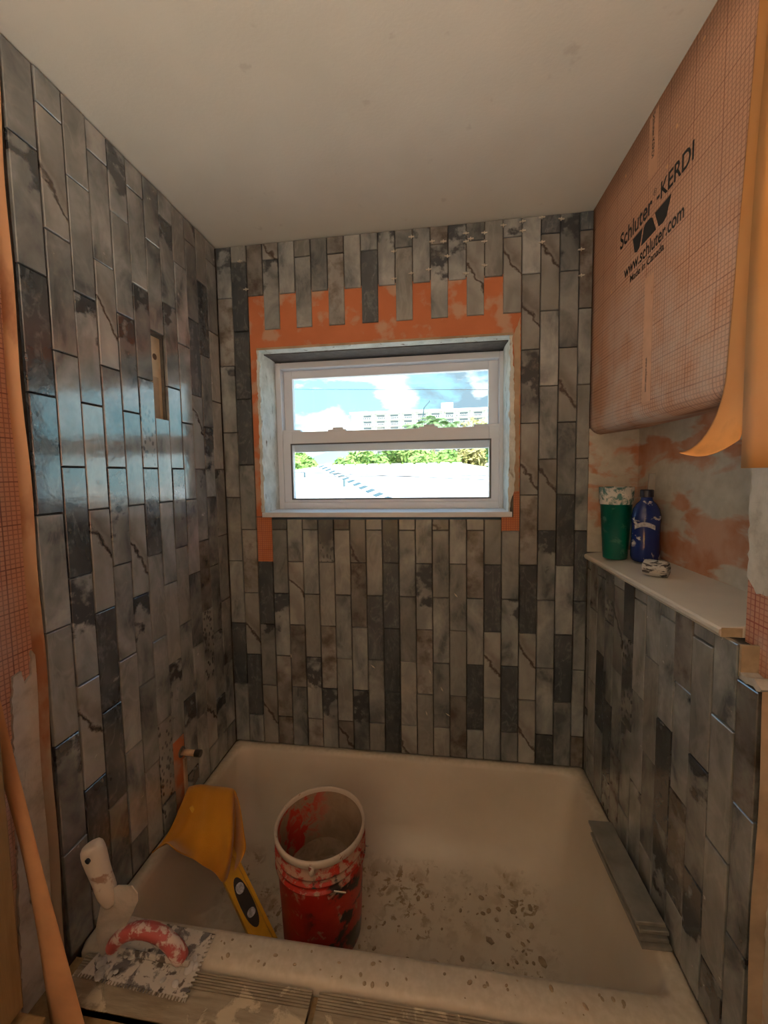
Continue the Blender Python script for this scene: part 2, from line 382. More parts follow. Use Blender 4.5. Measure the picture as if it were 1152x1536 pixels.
plain('knot_dark', (.10, .05, .02), .8)
def f_board(n, b):
    v = n.coords(); x, y, z = n.sep(v)
    q = n.noise(n.vmath('MULTIPLY', v, (1, 8, 1)), 12, 5); s_ = n.mapr(n.noise(v, 13, 6, .6, .5), .56, .62)
    c = n.ramp(q, [(.3, (.27, .215, .145)), (.7, (.43, .355, .245))]); n.set(b.inputs['Base Color'], n.mix(s_, c, (.62, .52, .36)))
    b.inputs['Roughness'].default_value = .85; n.set(b.inputs['Normal'], n.bump(n.math('ADD', q, s_), .6, .003))
material('dusty_board', f_board)
plain('loose_tile_face', (.20, .19, .165), .4, scale=14, var=.3)
plain('crumbs', (.38, .285, .18), .9, var=.3)
def f_glass(n, b):
    tr = n.new('ShaderNodeBsdfTransparent', None, Color=(.97, .99, .99, 1)); gl = n.new('ShaderNodeBsdfGlossy', None, Roughness=.02)
    lw = n.new('ShaderNodeLayerWeight').outputs['Facing']; fr = n.math('ADD', .03, n.math('MULTIPLY', n.math('POWER', lw, 5.0), .9)); mx = n.new('ShaderNodeMixShader')
    n.l.new(fr, mx.inputs[0]); n.l.new(tr.outputs[0], mx.inputs[1]); n.l.new(gl.outputs[0], mx.inputs[2])
    n.l.new(mx.outputs[0], n.n['Material Output'].inputs[0])
material('pane_glass', f_glass)
plain('facade_white', (.82, .80, .75), .8, var=.03)
plain('facade_window', (.22, .26, .28), .3)
plain('roof_white', (.80, .80, .78), .7, var=.04, scale=6)
plain('roof_dark', (.07, .13, .15), .7)  # own blue-grey of the dirty hip tile joints, also vent pipes and lamp post
plain('house_wall', (.70, .66, .58), .8)
plain('bark', (.26, .20, .14), .9)
def leafmat(name, a, c):
    def f(n, b):
        v = n.coords(); q = n.noise(v, .9, 3)
        n.set(b.inputs['Base Color'], n.mix(n.mapr(q, .3, .7), a, c)); b.inputs['Roughness'].default_value = .6
    return material(name, f)
leafmat('leaf_green', (.16, .32, .06), (.36, .52, .14)); leafmat('leaf_palm', (.18, .34, .12), (.34, .48, .22)); leafmat('leaf_dry', (.34, .36, .10), (.55, .46, .20))
plain('lawn', (.50, .47, .40), .9, scale=1)
plain('cable_black', (.05, .05, .05), .6)
def emit(name, c, s_):
    def f(n, b):
        e = n.new('ShaderNodeEmission', None, Color=(*c, 1), Strength=s_); n.l.new(e.outputs[0], n.n['Material Output'].inputs[0])
    return material(name, f)
emit('lamp_glow', (1.0, .78, .54), 6.5)
emit('work_glow', (1.0, .875, .735), 215.0)

# ------------------------------------------------------------------ room shell
W, H, DECK = 1.6, 2.815, 0.5
YB = -2.75; XR = 1.635; NX = 1.79; NZ = 1.935; XL = -.036
TT = .010                                   # tile thickness, the tile faces lie on x=0, y=0, x=W
OX0, OX1, OZ0, OZ1 = .180, 1.290, 1.600, 2.355   # window opening
struct('floor', bx(-.2, 2.1, YB-.1, .3, -.1, 0), 'subfloor', 'bare subfloor in front of the bathtub')
struct('ceiling', bx(-.25, 2.15, YB-.1, .32, H, H+.12), 'ceiling_paint', 'smooth beige painted ceiling over the tub')
wb = MB()
y0, y1 = TT+.003, .32
wb.box(-.25, OX0, y0, y1, 0, H); wb.box(OX1, 2.15, y0, y1, 0, H); wb.box(OX0, OX1, y0, y1, 0, OZ0-.02); wb.box(OX0, OX1, y0, y1, OZ1, H)
wall_back = struct('wall_back', wb, 'thinset', 'half tiled back wall around the window')
wl = MB(); wl.box(-.25, -TT-.003, -.893, TT, 0, H)
# the stud bay seen through the missing tile
wall_left = None
hy0, hy1, hz0, hz1 = -.4486, -.3747, 1.99, 2.292
wl = MB(); xb = -TT-.003
for (a, b_, c, d) in ((-.893, hy0, 0, H), (hy1, TT, 0, H), (hy0, hy1, 0, hz0), (hy0, hy1, hz1, H)): wl.box(-.05, xb, a, b_, c, d)
wl.box(-.25, -.05, -.893, TT, 0, H)
wall_left = struct('wall_left', wl, 'thinset', 'tiled left wall with a missing tile')
wl2 = bx(-.25, XL, YB, -.893, 0, H)
struct('wall_left_entry', wl2, 'room_paint', 'left wall beside the tub entry')
wr = MB(); wr.box(W+TT+.003, XR-.001, -.915, TT, 0, 1.355); wr.box(W+TT+.003, XR-.001, -.853, TT, 1.355, 1.418); wr.box(XR-.001, 2.15, -.82, TT, 0, 1.418)
wall_right = struct('wall_right', wr, 'thinset', 'tiled lower right wall below the ledge')
struct('wall_niche_back', bx(NX, 2.15, -.82, TT, 1.418, 1.96), 'patchy_mortar', 'recess back wall smeared with mortar over orange membrane')
we = MB(); we.box(XR, 2.15, YB, -.82, 1.357, H); we.box(XR, 2.15, YB, -.915, 0, 1.357)
wall_entry = struct('wall_right_entry', we, 'membrane_grid_right', 'right wall pier with gridded membrane and mortar')
struct('wall_front', bx(-.25, 2.15, YB-.1, YB, 0, H), 'room_paint', 'plain wall behind the entry')
# recess end on the back wall, strip between tiles and recess
MB().box(W+.0, NX, 0.004, TT+.003, 1.45, 1.96).build('recess_end_panel', 'patchy_mortar', wall_back)
# soffit: rounded lower edge wrapped in membrane
def soffit_ring(y):
    pts = [Vector((2.1, y, H)), Vector((W, y, H))]
    pts += [Vector((W, y, H+(NZ+.05-H)*t)) for t in (.15, .4, .6, .8, 1)]
    R = .045
    pts += [Vector((W+R-R*math.cos(a), y, NZ+R-R*math.sin(a))) for a in (PI*.1, PI*.2, PI*.3, PI*.4, PI*.5)]
    pts += [Vector((NX+.01, y, NZ+.02)), Vector((2.1, y, NZ+.02))]
    return pts
so = MB(); so.loft([soffit_ring(TT+.002 - i*.0425*1.02) for i in range(21)], True, True)
soffit = struct('soffit', so, 'membrane_grid', 'gridded orange membrane wrapped over the boxed soffit', smooth=False)
for p in soffit.data.polygons: p.use_smooth = len(p.vertices) == 4

# ------------------------------------------------------------------ tiles
P_ = .0739; GAP = .0038
_tm = {}
def tile_mesh(w_, h_):
    key = (round(w_, 3), round(h_, 3))
    if key not in _tm:
        a, b_ = key[0]/2*K, key[1]/2*K; t = TT*K; c = .0016*K
        vs = [(-a, t, -b_), (a, t, -b_), (a, t, b_), (-a, t, b_), (-a, c, -b_), (a, c, -b_), (a, c, b_), (-a, c, b_), (-a+c, 0, -b_+c), (a-c, 0, -b_+c), (a-c, 0, b_-c), (-a+c, 0, b_-c)]
        fs = [(8, 9, 10, 11)] + [(i+4, (i+1) % 4+4, (i+1) % 4+8, i+8) for i in range(4)] + [(i, (i+1) % 4, (i+1) % 4+4, i+4) for i in range(4)] + [(3, 2, 1, 0)]
        me = bpy.data.meshes.new('tile'); me.from_pydata(vs, [], fs); me.update(); me.materials.append(MATS['tile_plain']); _tm[key] = me
    return _tm[key]
WEIGHTS = [28, 19, 15, 11, 6, 12, 12]
def put_tile(parent, c, w_, h_, rz, dull, kind=None):
    me = tile_mesh(w_-GAP, h_-GAP); o = bpy.data.objects.new('tile', me); col.objects.link(o); o.parent = parent
    nrm = Vector((math.sin(rz), -math.cos(rz), 0))
    o.location = (Vector(c) + nrm*random.uniform(-.0016, .0016))*K
    o.rotation_euler = (random.gauss(0, .0035), 0, rz + random.gauss(0, .006))
    o.material_slots[0].link = 'OBJECT'
    kind = kind or random.choices(KINDS, WEIGHTS)[0]
    o.material_slots[0].material = MATS['tile_'+kind+('_dull' if dull else '')]
    return o
def spans(z0, z1, first, pitch):      # tile spans between z0 and z1 for joints at first + k*pitch
    js = [first + k_*pitch for k_ in range(-3, 9)]
    cuts = [z0] + [j for j in js if z0+.004 < j < z1-.004] + [z1]
    return [(a, b_) for a, b_ in zip(cuts, cuts[1:]) if b_-a > .008]
# back wall
xs = [0.0] + [.0703 + k_*P_ for k_ in range(21)] + [W]
for i in range(22):
    x0, x1 = xs[i], xs[i+1]
    first, pitch = ((.790, .2998) if i % 2 == 0 else (.638, .3002))
    if i < 2 or i > 17: rng = [(DECK, H-.004)]
    else:
        rng = [(DECK, {2: 1.3896, 17: 1.5386}.get(i, OZ0-.012)), (2.589 if i % 2 == 0 else 2.4392, H-.004)]
    for a, b_ in rng:
        for s0, s1 in spans(a, b_, first, pitch):
            put_tile(wall_back, ((x0+x1)/2, 0, (s0+s1)/2), x1-x0, s1-s0, 0, True)
# left wall
for k_ in range(13):
    ya, yb = (-.0791-k_*P_, -.0791-(k_-1)*P_) if k_ else (-.0791, -.004)
    if k_ == 12: continue
    c_ = 11-k_
    first, pitch = ((1.094, .3021) if c_ % 2 == 0 else (.914, .3021))
    zlo = .785 if c_ == 6 and False else DECK
    for s0, s1 in spans(DECK, H-.004, first, pitch):
        if c_ == 6 and abs((s0+s1)/2 - 2.15) < .06: continue          # the missing tile
        if c_ == 6 and s1 < .80: continue                             # cut away round the pipe
        put_tile(wall_left, (0, (ya+yb)/2, (s0+s1)/2), yb-ya, s1-s0, PI/2, False)
# right wall below the ledge
ys = [-.912, -.853] + [-.853 + k_*P_ for k_ in range(1, 12)] + [-.004]
for i in range(len(ys)-1):
    ya, yb = ys[i], ys[i+1]
    if yb-ya < .015: continue
    top = 1.352 if i == 0 else 1.424
    first, pitch = ((1.383, .3) if i % 2 == 0 else (1.232, .3))
    for s0, s1 in spans(DECK if i > 0 else .42, top, first, pitch):
        put_tile(wall_right, (W, (ya+yb)/2, (s0+s1)/2), yb-ya, s1-s0, -PI/2, False)

# ------------------------------------------------------------------ membrane and mortar pieces on the walls
def ragged(pts, amp, step=.012):
    out = []
    for i, p in enumerate(pts):
        q = pts[(i+1) % len(pts)]; L = math.hypot(q[0]-p[0], q[1]-p[1]); k2 = max(1, int(L/step))
        for j in range(k2):
            t = j/k2; out.append((p[0]+(q[0]-p[0])*t+(random.uniform(-amp, amp) if j else 0), p[1]+(q[1]-p[1])*t+(random.uniform(-amp, amp) if j else 0)))
    return out
mp = MB(); yy = TT+.0005
mp.box(.144, OX0, yy-.002, yy+.002, 1.60, OZ1); mp.box(OX1, 1.3266, yy-.002, yy+.002, 1.70, OZ1); mp.box(.144, 1.3266, yy-.002, yy+.002, OZ1, 2.60)
mp.build('membrane_field', 'membrane_smeared', wall_back)
mp = MB(); mp.box(.144, .2181, yy-.003, yy+.002, 1.384, OZ0-.004); mp.build('membrane_patch', 'membrane_grid_back', wall_back)
mp = MB(); mp.box(1.2527, 1.3266, yy-.003, yy+.002, 1.533, OZ0-.004); mp.box(OX1+.012, 1.3266, yy-.003, yy+.002, OZ0-.004, 1.70); mp.build('membrane_patch', 'membrane_grid_back', wall_back)
mp = MB(); mp.prism([(x, yy-.004, z) for x, z in ragged([(1.300, 1.705), (1.324, 1.705), (1.324, 2.425), (1.300, 2.355)], .002)], (0, .003, 0)); mp.build('mortar_band', 'edge_tan', wall_back)
for px, py, a in ((684, 893, .7), (645, 1008, .4), (663, 1034, .5), (672, 1072, 1.0), (437, 984, .2), (640, 1070, .3), (560, 1000, .9)):
    c = hit(px, py, 1, -.002); d = Vector((math.sin(a), 0, -math.cos(a)))*.014; e_ = Vector((math.cos(a), 0, math.sin(a)))*.003
    MB().prism([c-d, c+e_, c+d*.8, c-e_], (0, -.002, 0)).build('mortar_fleck', 'spacer', wall_back)
# left: board edge, gridded membrane, mortar coat
le = MB(); le.grid(lambda u, v_: Vector((XL*(1-u)+(-.002)*u, -.9005-.0025*math.sin(v_*31)-.0035*math.sin(v_*9+1)-.006*(1-u), .47+(H-.47)*v_)), 4, 60); le.build('board_edge', 'membrane_edge', wall_left)
lm = MB(); lm.box(XL-.001, XL+.002, -1.035, -.892, .8, H-.002); lm.build('membrane_sheet', 'membrane_grid_left', wall_left)
mc = MB(); out = ragged([(-1.00, .40), (-.897, .40), (-.897, 1.34), (-.907, 1.36), (-.912, 1.30), (-.930, 1.285), (-.935, 1.32), (-.955, 1.315), (-.962, 1.25), (-.972, 1.0), (-.985, .75)], .0022, .01)
mc.prism([(XL+.002, y, z) for y, z in out], (.006, 0, 0)); mc.build('mortar_coat', 'white_mortar', wall_left)
# hole in the tiles: stud, knot and membrane behind
hb = bx(-.052, -.024, hy0, hy1, hz0, hz1); hb.build('hole_stud_face', 'pale_wood', wall_left)
hb = bx(-.024, -.0228, hy0+.004, hy1-.016, hz0, hz0+.16); hb.build('hole_membrane', 'edge_tan', wall_left)
hb = MB().lathe([(.0, 0), (.009, 0), (.012, -.001)], (-.0232, hy0+.045, hz1-.07), 14, Matrix.Rotation(PI/2, 3, 'Y')); hb.build('wood_knot', 'knot_dark', wall_left)
# notch round the pipe
nb = bx(-TT-.004, -TT, -.4486, -.3747, .5, .79); nb.build('notch_membrane', 'membrane_smeared', wall_left)
nb = bx(-TT, -.002, -.388, -.3747, .5, .69); nb.build('notch_mortar', 'edge_tan', wall_left)
# right: board edge beyond the tiles
re = MB(); re.grid(lambda u, v_: Vector((W+.002+(XR-W)*u, -.9190-.003*math.sin(v_*17), .0+1.357*v_)), 3, 40); re.build('board_edge', 'edge_tan', wall_right)
re = bx(W+.002, XR, -.860, -.8535, 1.357, 1.424); re.build('tile_end_edge', 'raw_tan', wall_right)
mc = MB(); out = ragged([(-1.35, 0), (-.918, 0), (-.918, 1.345), (-.935, 1.36), (-1.0, 1.35), (-1.35, 1.36)], .003, .012)
mc.prism([(XR-.006, y, z) for y, z in out], (.006, 0, 0)); mc.build('mortar_coat', 'patchy_mortar', wall_entry)
mc = MB(); out = ragged([(-.823, 1.56), (-.85, 1.53), (-.90, 1.54), (-.95, 1.50), (-1.1, 1.52), (-1.1, 1.80), (-.823, 1.80)], .004, .012)
mc.prism([(XR-.005, y, z) for y, z in out], (.005, 0, 0)); mc.build('mortar_coat', 'white_mortar', wall_entry)
mc = MB(); out = ragged([(-.856, 1.353), (-.91, 1.353), (-.914, 1.360), (-.895, 1.372), (-.875, 1.364), (-.856, 1.368)], .003, .008)
mc.prism([(W+.002, y, z) for y, z in out], (.032, 0, 0)); mc.build('mortar_lump', 'white_mortar', wall_right)

# ------------------------------------------------------------------ print on the membrane
def lettering(txt, y_start, z0, length, height, mat='print_black', parent=soffit, x=W-.0006, vertical=False, bold=True):
    cu = bpy.data.curves.new('txt', 'FONT'); cu.body = txt; cu.extrude = 0; cu.offset = .018 if bold else 0
    to = bpy.data.objects.new('txt', cu); col.objects.link(to)
    bpy.context.view_layer.update()
    me = bpy.data.meshes.new_from_object(to.evaluated_get(bpy.context.evaluated_depsgraph_get()))
    bpy.data.objects.remove(to); bpy.data.curves.remove(cu)
    xs_ = [p.co.x for p in me.vertices]; ys_ = [p.co.y for p in me.vertices]
    ax, bx_, ay, by = min(xs_), max(xs_), min(ys_), max(ys_)
    for p in me.vertices:
        s_ = (p.co.x-ax)/(bx_-ax)*length; t_ = (p.co.y-ay)/(by-ay)*height
        if vertical: co = Vector((x, y_start-t_, z0-s_))
        else: co = Vector((x, y_start-s_, z0+t_))
        p.co = co*K
    me.name = 'printed_lettering'; me.materials.clear(); me.materials.append(MATS[mat])
    o = bpy.data.objects.new('printed_lettering', me); col.objects.link(o); o.parent = parent
    return o
lettering('Schluter', -.243, 2.528, .205, .052); lettering('\u00ae', -.452, 2.566, .017, .018, bold=False); lettering('-KERDI', -.472, 2.533, .166, .046)
lettering('www.schluter.com', -.278, 2.418, .328, .040); lettering('Made in Canada', -.322, 2.388, .195, .022)
def logo(pts):
    mb = MB(); mb.prism([(W-.0006, y, z) for y, z in pts], (.0006, 0, 0)); mb.build('printed_logo', 'print_black', soffit)
logo([(-.333, 2.515), (-.395, 2.515), (-.378, 2.468), (-.362, 2.462), (-.348, 2.468)])
logo([(-.402, 2.512), (-.388, 2.466), (-.472, 2.466), (-.450, 2.512), (-.436, 2.518), (-.414, 2.518)])
logo([(-.464, 2.515), (-.545, 2.515), (-.524, 2.470), (-.508, 2.463), (-.486, 2.466)])
plain('seam_pale', (.66, .36, .22), .7, scale=20)
sb = bx(W-.0005, W+.0005, -.468, -.420, 1.99, 2.355); sb.build('seam_strip', 'seam_pale', soffit)
sb = bx(W-.0005, W+.0005, -.468, -.420, 2.63, 2.80); sb.build('seam_strip', 'seam_pale', soffit)
lettering('Schluter-KERDI', -.437, 2.80, .12, .014, vertical=True, x=W-.0011); lettering('www.schluter.com', -.437, 2.12, .10, .012, vertical=True, x=W-.0011)
for y, z in ((-.66, 2.78), (-.56, 2.67), (-.52, 2.60), (-.27, 2.75), (-.18, 2.42), (-.46, 2.30)):
    MB().lathe([(0, 0), (.005, 0), (.006, .001)], (W-.0005, y, z), 8, Matrix.Rotation(PI/2, 3, 'Y')).build('printed_dot', 'membrane_edge', soffit)

# ------------------------------------------------------------------ window
win = thing('window_1', 'white vinyl single hung window in the back wall', None, (.74, .18, 1.62)); win['kind'] = 'structure'
def ring(mb, x0, x1, z0, z1, t, ya, yb, tb=None, tt=None):
    tb = tb or t; tt = tt or t
    mb.box(x0, x0+t, ya, yb, z0, z1); mb.box(x1-t, x1, ya, yb, z0, z1)
    mb.box(x0+t, x1-t, ya, yb, z0, z0+tb); mb.box(x0+t, x1-t, ya, yb, z1-tt, z1); return mb
FX0, FX1, FZ0, FZ1 = .186, 1.295, 1.618, 2.342
ring(MB(), FX0, FX1, FZ0, FZ1, .028, .18, .30, .034, .03).build('window_frame', 'pvc', win, bevel=.003)
us = ring(MB(), .214, 1.267, 1.905, 2.312, .044, .222, .256, .10, .040).build('upper_sash', 'pvc', win, bevel=.002)
bx(.256, 1.225, .238, .242, 2.003, 2.274).build('pane', 'pane_glass', us)
ls = ring(MB(), .214, 1.270, 1.650, 2.004, .048, .188, .220, .020, .062).build('lower_sash', 'pvc', win, bevel=.002)
bx(.258, 1.226, .203, .207, 1.668, 1.944).build('pane', 'pane_glass', ls)
ring(MB(), .252, 1.232, 1.665, 1.946, .007, .1865, .190).build('glazing_bead', 'gasket', ls)
for a, b_ in ((.214, .305), (1.152, 1.268)): bx(a, b_, .190, .219, 2.003, 2.014).build('sash_lift', 'pvc', ls, bevel=.002)
for cx in (.49, .94):
    mb = MB(); mb.box(cx-.045, cx+.045, .192, .218, 2.003, 2.012); mb.box(cx-.022, cx+.03, .196, .214, 2.012, 2.022); mb.build('sash_lock', 'pvc', ls, bevel=.002)
bx(.252, 1.232, .250, .262, 1.912, 1.932).build('track_rail', 'pvc', win)
sill = struct('window_sill', bx(OX0-.002, OX1+.004, -.006, .182, OZ0-.003, OZ0+.0185), 'pvc', 'white sill board under the window')
# plaster of the reveal
def reveal_side(x, sgn):
    def fn(u, v_):
        e = .004*math.sin(v_*37)+.003*math.sin(v_*91+1)
        return Vector((x + sgn*(.006*math.sin(v_*23+u*5)*u*(1-u)*2 + (e if u < .05 else 0)), .004+u*.178, OZ0+.018+(OZ1-OZ0-.018)*v_))
    return MB().grid(fn, 8, 60)
reveal_side(OX0+.003, 1).build('reveal_plaster', 'reveal_plaster', wall_back, solid=.006)
reveal_side(OX1-.003, -1).build('reveal_plaster', 'reveal_plaster', wall_back, solid=.006)
mb = MB(); mb.prism([(x, -.001, z) for x, z in ragged([(OX1-.012, OZ0+.02), (OX1+.014, OZ0+.12), (OX1+.016, OZ0+.30), (OX1+.006, OZ1-.1), (OX1, OZ1), (OX1-.008, OZ1), (OX1-.006, OZ1-.3)], .003, .012)], (0, .010, 0)); mb.build('plaster_lip', 'reveal_plaster', wall_back)
mb = MB(); mb.prism([(x, .001, z) for x, z in ragged([(OX0-.008, OZ0+.02), (OX0+.006, OZ0+.02), (OX0+.006, OZ1), (OX0-.004, OZ1)], .003, .012)], (0, .009, 0)); mb.build('plaster_lip', 'reveal_plaster', wall_back)
bx(OX0, OX1, .0, .060, OZ1-.004, OZ1+.002).build('reveal_head', 'reveal_plaster', wall_back)
bx(OX0, OX1, .060, .185, OZ1-.008, OZ1+.002).build('header_board', 'header_dark', wall_back)
bx(OX0-.002, OX1+.002, -.002, .004, OZ1-.003, OZ1+.006).build('plaster_lip', 'edge_tan', wall_back)

# ------------------------------------------------------------------ tile spacers near the ceiling
sp = thing('tile_spacer', 'small pale cross shaped spacer stuck in a tile joint near the ceiling', 'spacer', (0, 0, 0), 'tile spacers above the window')
bpy.data.objects.remove(sp)
proto = None
for px, py in ((617, 355), (617, 410), (591, 377), (591, 418), (643, 404), (671, 384), (699, 350), (699, 362), (699, 410), (726.5, 349), (726.5, 362), (726.5, 398), (755, 338), (784, 332), (784, 346), (813, 326), (813, 363), (842, 328), (872, 374), (872, 413), (648, 362), (665, 362), (360, 392), (706, 358), (369, 434)):
    p = hit(px, py, 1, -.003)
    if proto is None:
        mb = MB(); mb.box(-.012, .012, -.003, .005, -.0016, .0016); mb.box(-.0016, .0016, -.003, .005, -.006, .006)
        proto = mb.build('tile_spacer', 'spacer', org=None); o = proto
        tag(o, 'small pale cross shaped spacer stuck in a tile joint near the ceiling', 'spacer', 'tile spacers above the window')
    else: o = proto.copy(); col.objects.link(o)
    o.location = p*K; o.rotation_euler = (0, random.gauss(0, .06), 0)

# ------------------------------------------------------------------ bathtub
def rr(x0, x1, y0, y1, r, z, nn=12):
    pts = []
    for cx, cy, a0 in ((x1-r, y1-r, 0), (x0+r, y1-r, PI/2), (x0+r, y0+r, PI), (x1-r, y0+r, 1.5*PI)):
        pts += [Vector((cx+r*math.cos(a0+PI/2*k_/nn), cy+r*math.sin(a0+PI/2*k_/nn), z)) for k_ in range(nn+1)]
    return pts
tub = thing('bathtub', 'white alcove bathtub stained with dried mortar under the window', 'bathtub', (.8, -.43, 0))
TX0, TX1, TY0, TY1 = -.008, 1.608, -.862, .010
rings = [rr(TX0, TX1, TY0, TY1, .01, .02), rr(TX0, TX1, TY0, TY1, .01, .475), rr(TX0+.004, TX1-.004, TY0+.006, TY1-.003, .012, .492), rr(TX0+.014, TX1-.014, TY0+.018, TY1-.006, .014, .5)]
o4 = (.040, 1.556, -.770, -.030); f4 = (.150, 1.335, -.665, -.235)
rings += [rr(o4[0]-.014, o4[1]+.014, o4[2]-.014, o4[3]+.010, .06, .5), rr(o4[0]-.003, o4[1]+.003, o4[2]-.003, o4[3]+.002, .06, .494)]
for z, b_ in ((.480, .01), (.44, .05), (.38, .12), (.32, .21), (.26, .32), (.215, .44), (.18, .58), (.155, .74), (.140, .90), (.134, 1.0)):
    e = [o4[i]+(f4[i]-o4[i])*b_ for i in range(4)]
    rings.append(rr(e[0], e[1], e[2], e[3], .06+.07*b_, z))
rings.append(rr(.30, 1.2, -.60, -.30, .10, .132)); rings.append(rr(.55, 1.0, -.50, -.40, .04, .131))
tb = MB().loft(rings, False, True).build('body', 'tub_enamel', tub, smooth=True)
MB().lathe([(0, .0), (.03, 0), (.034, -.003)], (.30, -.45, .1345), 24).build('drain', 'trowel_steel', tub)
# dried crumbs of mortar on the tub floor
cm = MB()
for i in range(95):
    x, y = random.uniform(.68, 1.33), random.uniform(-.64, -.25)
    if random.random() < .4: x = random.gauss(1.25, .06)
    if x > 1.325: continue
    r = random.choice([.003, .004, .005, .007, .010])*random.uniform(.7, 1.3)
    nn = random.choice([5, 6, 7]); zt = .1335
    cm.lathe([(r, 0), (r*.9, r*.3), (r*.45, r*.55)], (x, y, zt), nn, Matrix.Rotation(rnd()*3, 3, 'Z') @ Matrix.Diagonal((1, random.uniform(.3, 1.7), 1)), cap1=True)
for i in range(45):
    x, y = random.uniform(.36, 1.5), random.uniform(-.845, -.79); r = random.uniform(.002, .006)
    cm.lathe([(r, 0), (r*.8, r*.3), (r*.4, r*.45)], (x, y, .4995), 7, Matrix.Rotation(rnd()*3, 3, 'Z') @ Matrix.Diagonal((1, random.uniform(.3, 1.8), 1)), cap1=True)
tag(cm.build('mortar_crumbs', 'crumbs'), 'crumbs of dried mortar scattered over the tub floor and rim', 'debris', None, 'stuff')

# ------------------------------------------------------------------ boards in front of the tub
struct('trim_1', bx(-.03, 1.62, -1.0, -.866, 0, .470), 'stud_wood', 'rough curb in front of the tub apron')
def board(x0, x1, y0, y1, label):
    mb = MB(); z0, z1 = .4705, .492; k2 = 9
    for j in range(6):         # shallow ribs along the edge next to the tub
        ya = y1-.006*(j+1); mb.box(x0, x1, ya+.0010, ya+.0050, z1-.004, z1)
    mb.box(x0, x1, y0, y1-.038, z0, z1)
    mb.box(x0, x1, y0, y1, z0, z1-.003)
    return tag(mb.build('dusty_board', 'dusty_board', org=((x0+x1)/2, (y0+y1)/2, z0)), label, 'board')
board(.028, .664, -.972, -.868, 'dusty ribbed board lying in front of the tub under the notched trowel')
board(.682, 1.52, -.985, -.868, 'dusty ribbed board lying in front of the tub below the red bucket')

# ------------------------------------------------------------------ bucket
BC = (.556, -.440, .136)
bk = thing('bucket', 'red plastic bucket smeared with mortar standing in the bathtub', 'bucket', BC)
rb, rtop, hb_ = .140, .158, .410
prof = [(rb-.006, 0), (rb, .006)] + [(rb+(rtop-rb)*t, hb_*t) for t in (.2, .4, .6, .70)]
for zr in (.292, .318, .345): prof += [(rtop-.006, zr), (rtop+.003, zr+.002), (rtop+.003, zr+.006), (rtop-.005, zr+.008)]
prof += [(rtop-.003, .385)]
shell_ = MB().lathe(prof, BC, 56, cap0=True).build('shell', 'bucket_red', bk, smooth=True)
MB().lathe([(rtop-.003, .383), (rtop+.003, .388), (rtop+.004, .402), (rtop+.001, .409), (rtop-.004, .410), (rtop-.007, .405), (rtop-.008, .38)], BC, 56).build('rim', 'bucket_rim', bk, smooth=True)
MB().lathe([(rtop-.007, .40), (rtop-.014, .30), (rtop-.020, .19), (rtop-.024, .15)], BC, 56).build('inside', 'bucket_inside', bk, smooth=True)
def mf(u, v_):
    r = v_*.140; a = 2*PI*u
    z = .175 + .012*math.sin(a*2+v_*4)*v_ + .030*v_*v_*max(0, math.sin(a-.6)) + .007*math.sin(v_*17+a*3)
    return Vector((BC[0]+r*math.cos(a), BC[1]+r*math.sin(a), BC[2]+z))
MB().grid(mf, 40, 12).build('mortar_mix', 'wet_mortar', bk, smooth=True)
for s_ in (-1, 1):
    c = Vector((BC[0]+s_*(rtop+.002)*.93, BC[1]-.03*s_, BC[2]+.30)); MB().lathe([(.0, .006), (.014, .006), (.016, 0)], c, 14, Matrix.Rotation(s_*PI/2, 3, 'Y')).build('handle_ear', 'bucket_red', shell_)
pts = []
for i in range(25):
    a = PI*(i/24); pts.append(Vector((BC[0]+.165*math.cos(a), BC[1]+.03-.06*i/24+.155*math.sin(a)*.96, BC[2]+.30-.13*math.sin(a))))
MB().tube(pts, .0028, 6).build('wire_handle', 'trowel_steel', bk, smooth=True)
rim_ = bpy.data.objects['rim']
MB().tube([(BC[0]+.02, BC[1]-.164, BC[2]+.40), (BC[0]+.02, BC[1]-.167, BC[2]+.385), (BC[0]+.02, BC[1]-.165, BC[2]+.372)], [.010, .008, .004], 8).build('mortar_drip', 'bucket_rim', rim_, smooth=True)
bx(BC[0]+.085, BC[0]+.125, BC[1]-.142, BC[1]-.139, BC[2]+.300, BC[2]+.303).build('mortar_straw', 'spacer', bk)

# ------------------------------------------------------------------ spirit level and rag
A = Vector((.440, -.598, .165)); B = Vector((.075, -.43, .560))
ax = (B-A).normalized(); nx = Vector((.62, -.55, 1.0)); nx = (nx-ax*nx.dot(ax)).normalized(); sx = nx.cross(ax).normalized()
LV = Matrix((sx, nx, ax)).transposed()
lv = thing('spirit_level', 'yellow spirit level leaning in the tub corner under the mustard rag', 'level', tuple(A))
def LB(x0, x1, y0, y1, z0, z1):
    M4 = LV.to_4x4(); M4.translation = A
    return MB().box(x0, x1, y0, y1, z0, z1, M4)
LL = (B-A).length
w_ = .029
mb = LB(-w_, w_, -.004, .004, 0, LL)
for s_ in (-1, 1): mb.v += (q := LB(s_*w_-.006, s_*w_+.006, -.012, .012, 0, LL)).v; mb.f += [tuple(i+8*(1 if s_ < 0 else 2) for i in f) for f in q.f]
mb.build('beam', 'level_yellow', lv, bevel=.002)
M4 = LV.to_4x4()
def oval(cz, rw, rl, y0, y1, nm, mat):
    pts = [A + LV @ Vector((rw*math.cos(2*PI*i/28), y0, cz+rl*math.copysign(abs(math.sin(2*PI*i/28))**.8, math.sin(2*PI*i/28)))) for i in range(28)]
    MB().prism(pts, LV @ Vector((0, y1-y0, 0))).build(nm, mat, lv)
for y0_, y1_ in ((.004, .0065), (-.0065, -.004)):
    oval(.20, .021, .080, y0_, y1_, 'grip_insert', 'level_black')
for cz, l_ in ((.165, .012), (.245, .016)): oval(cz, .014, l_, .0066, .0076, 'printed_mark', 'label_white')
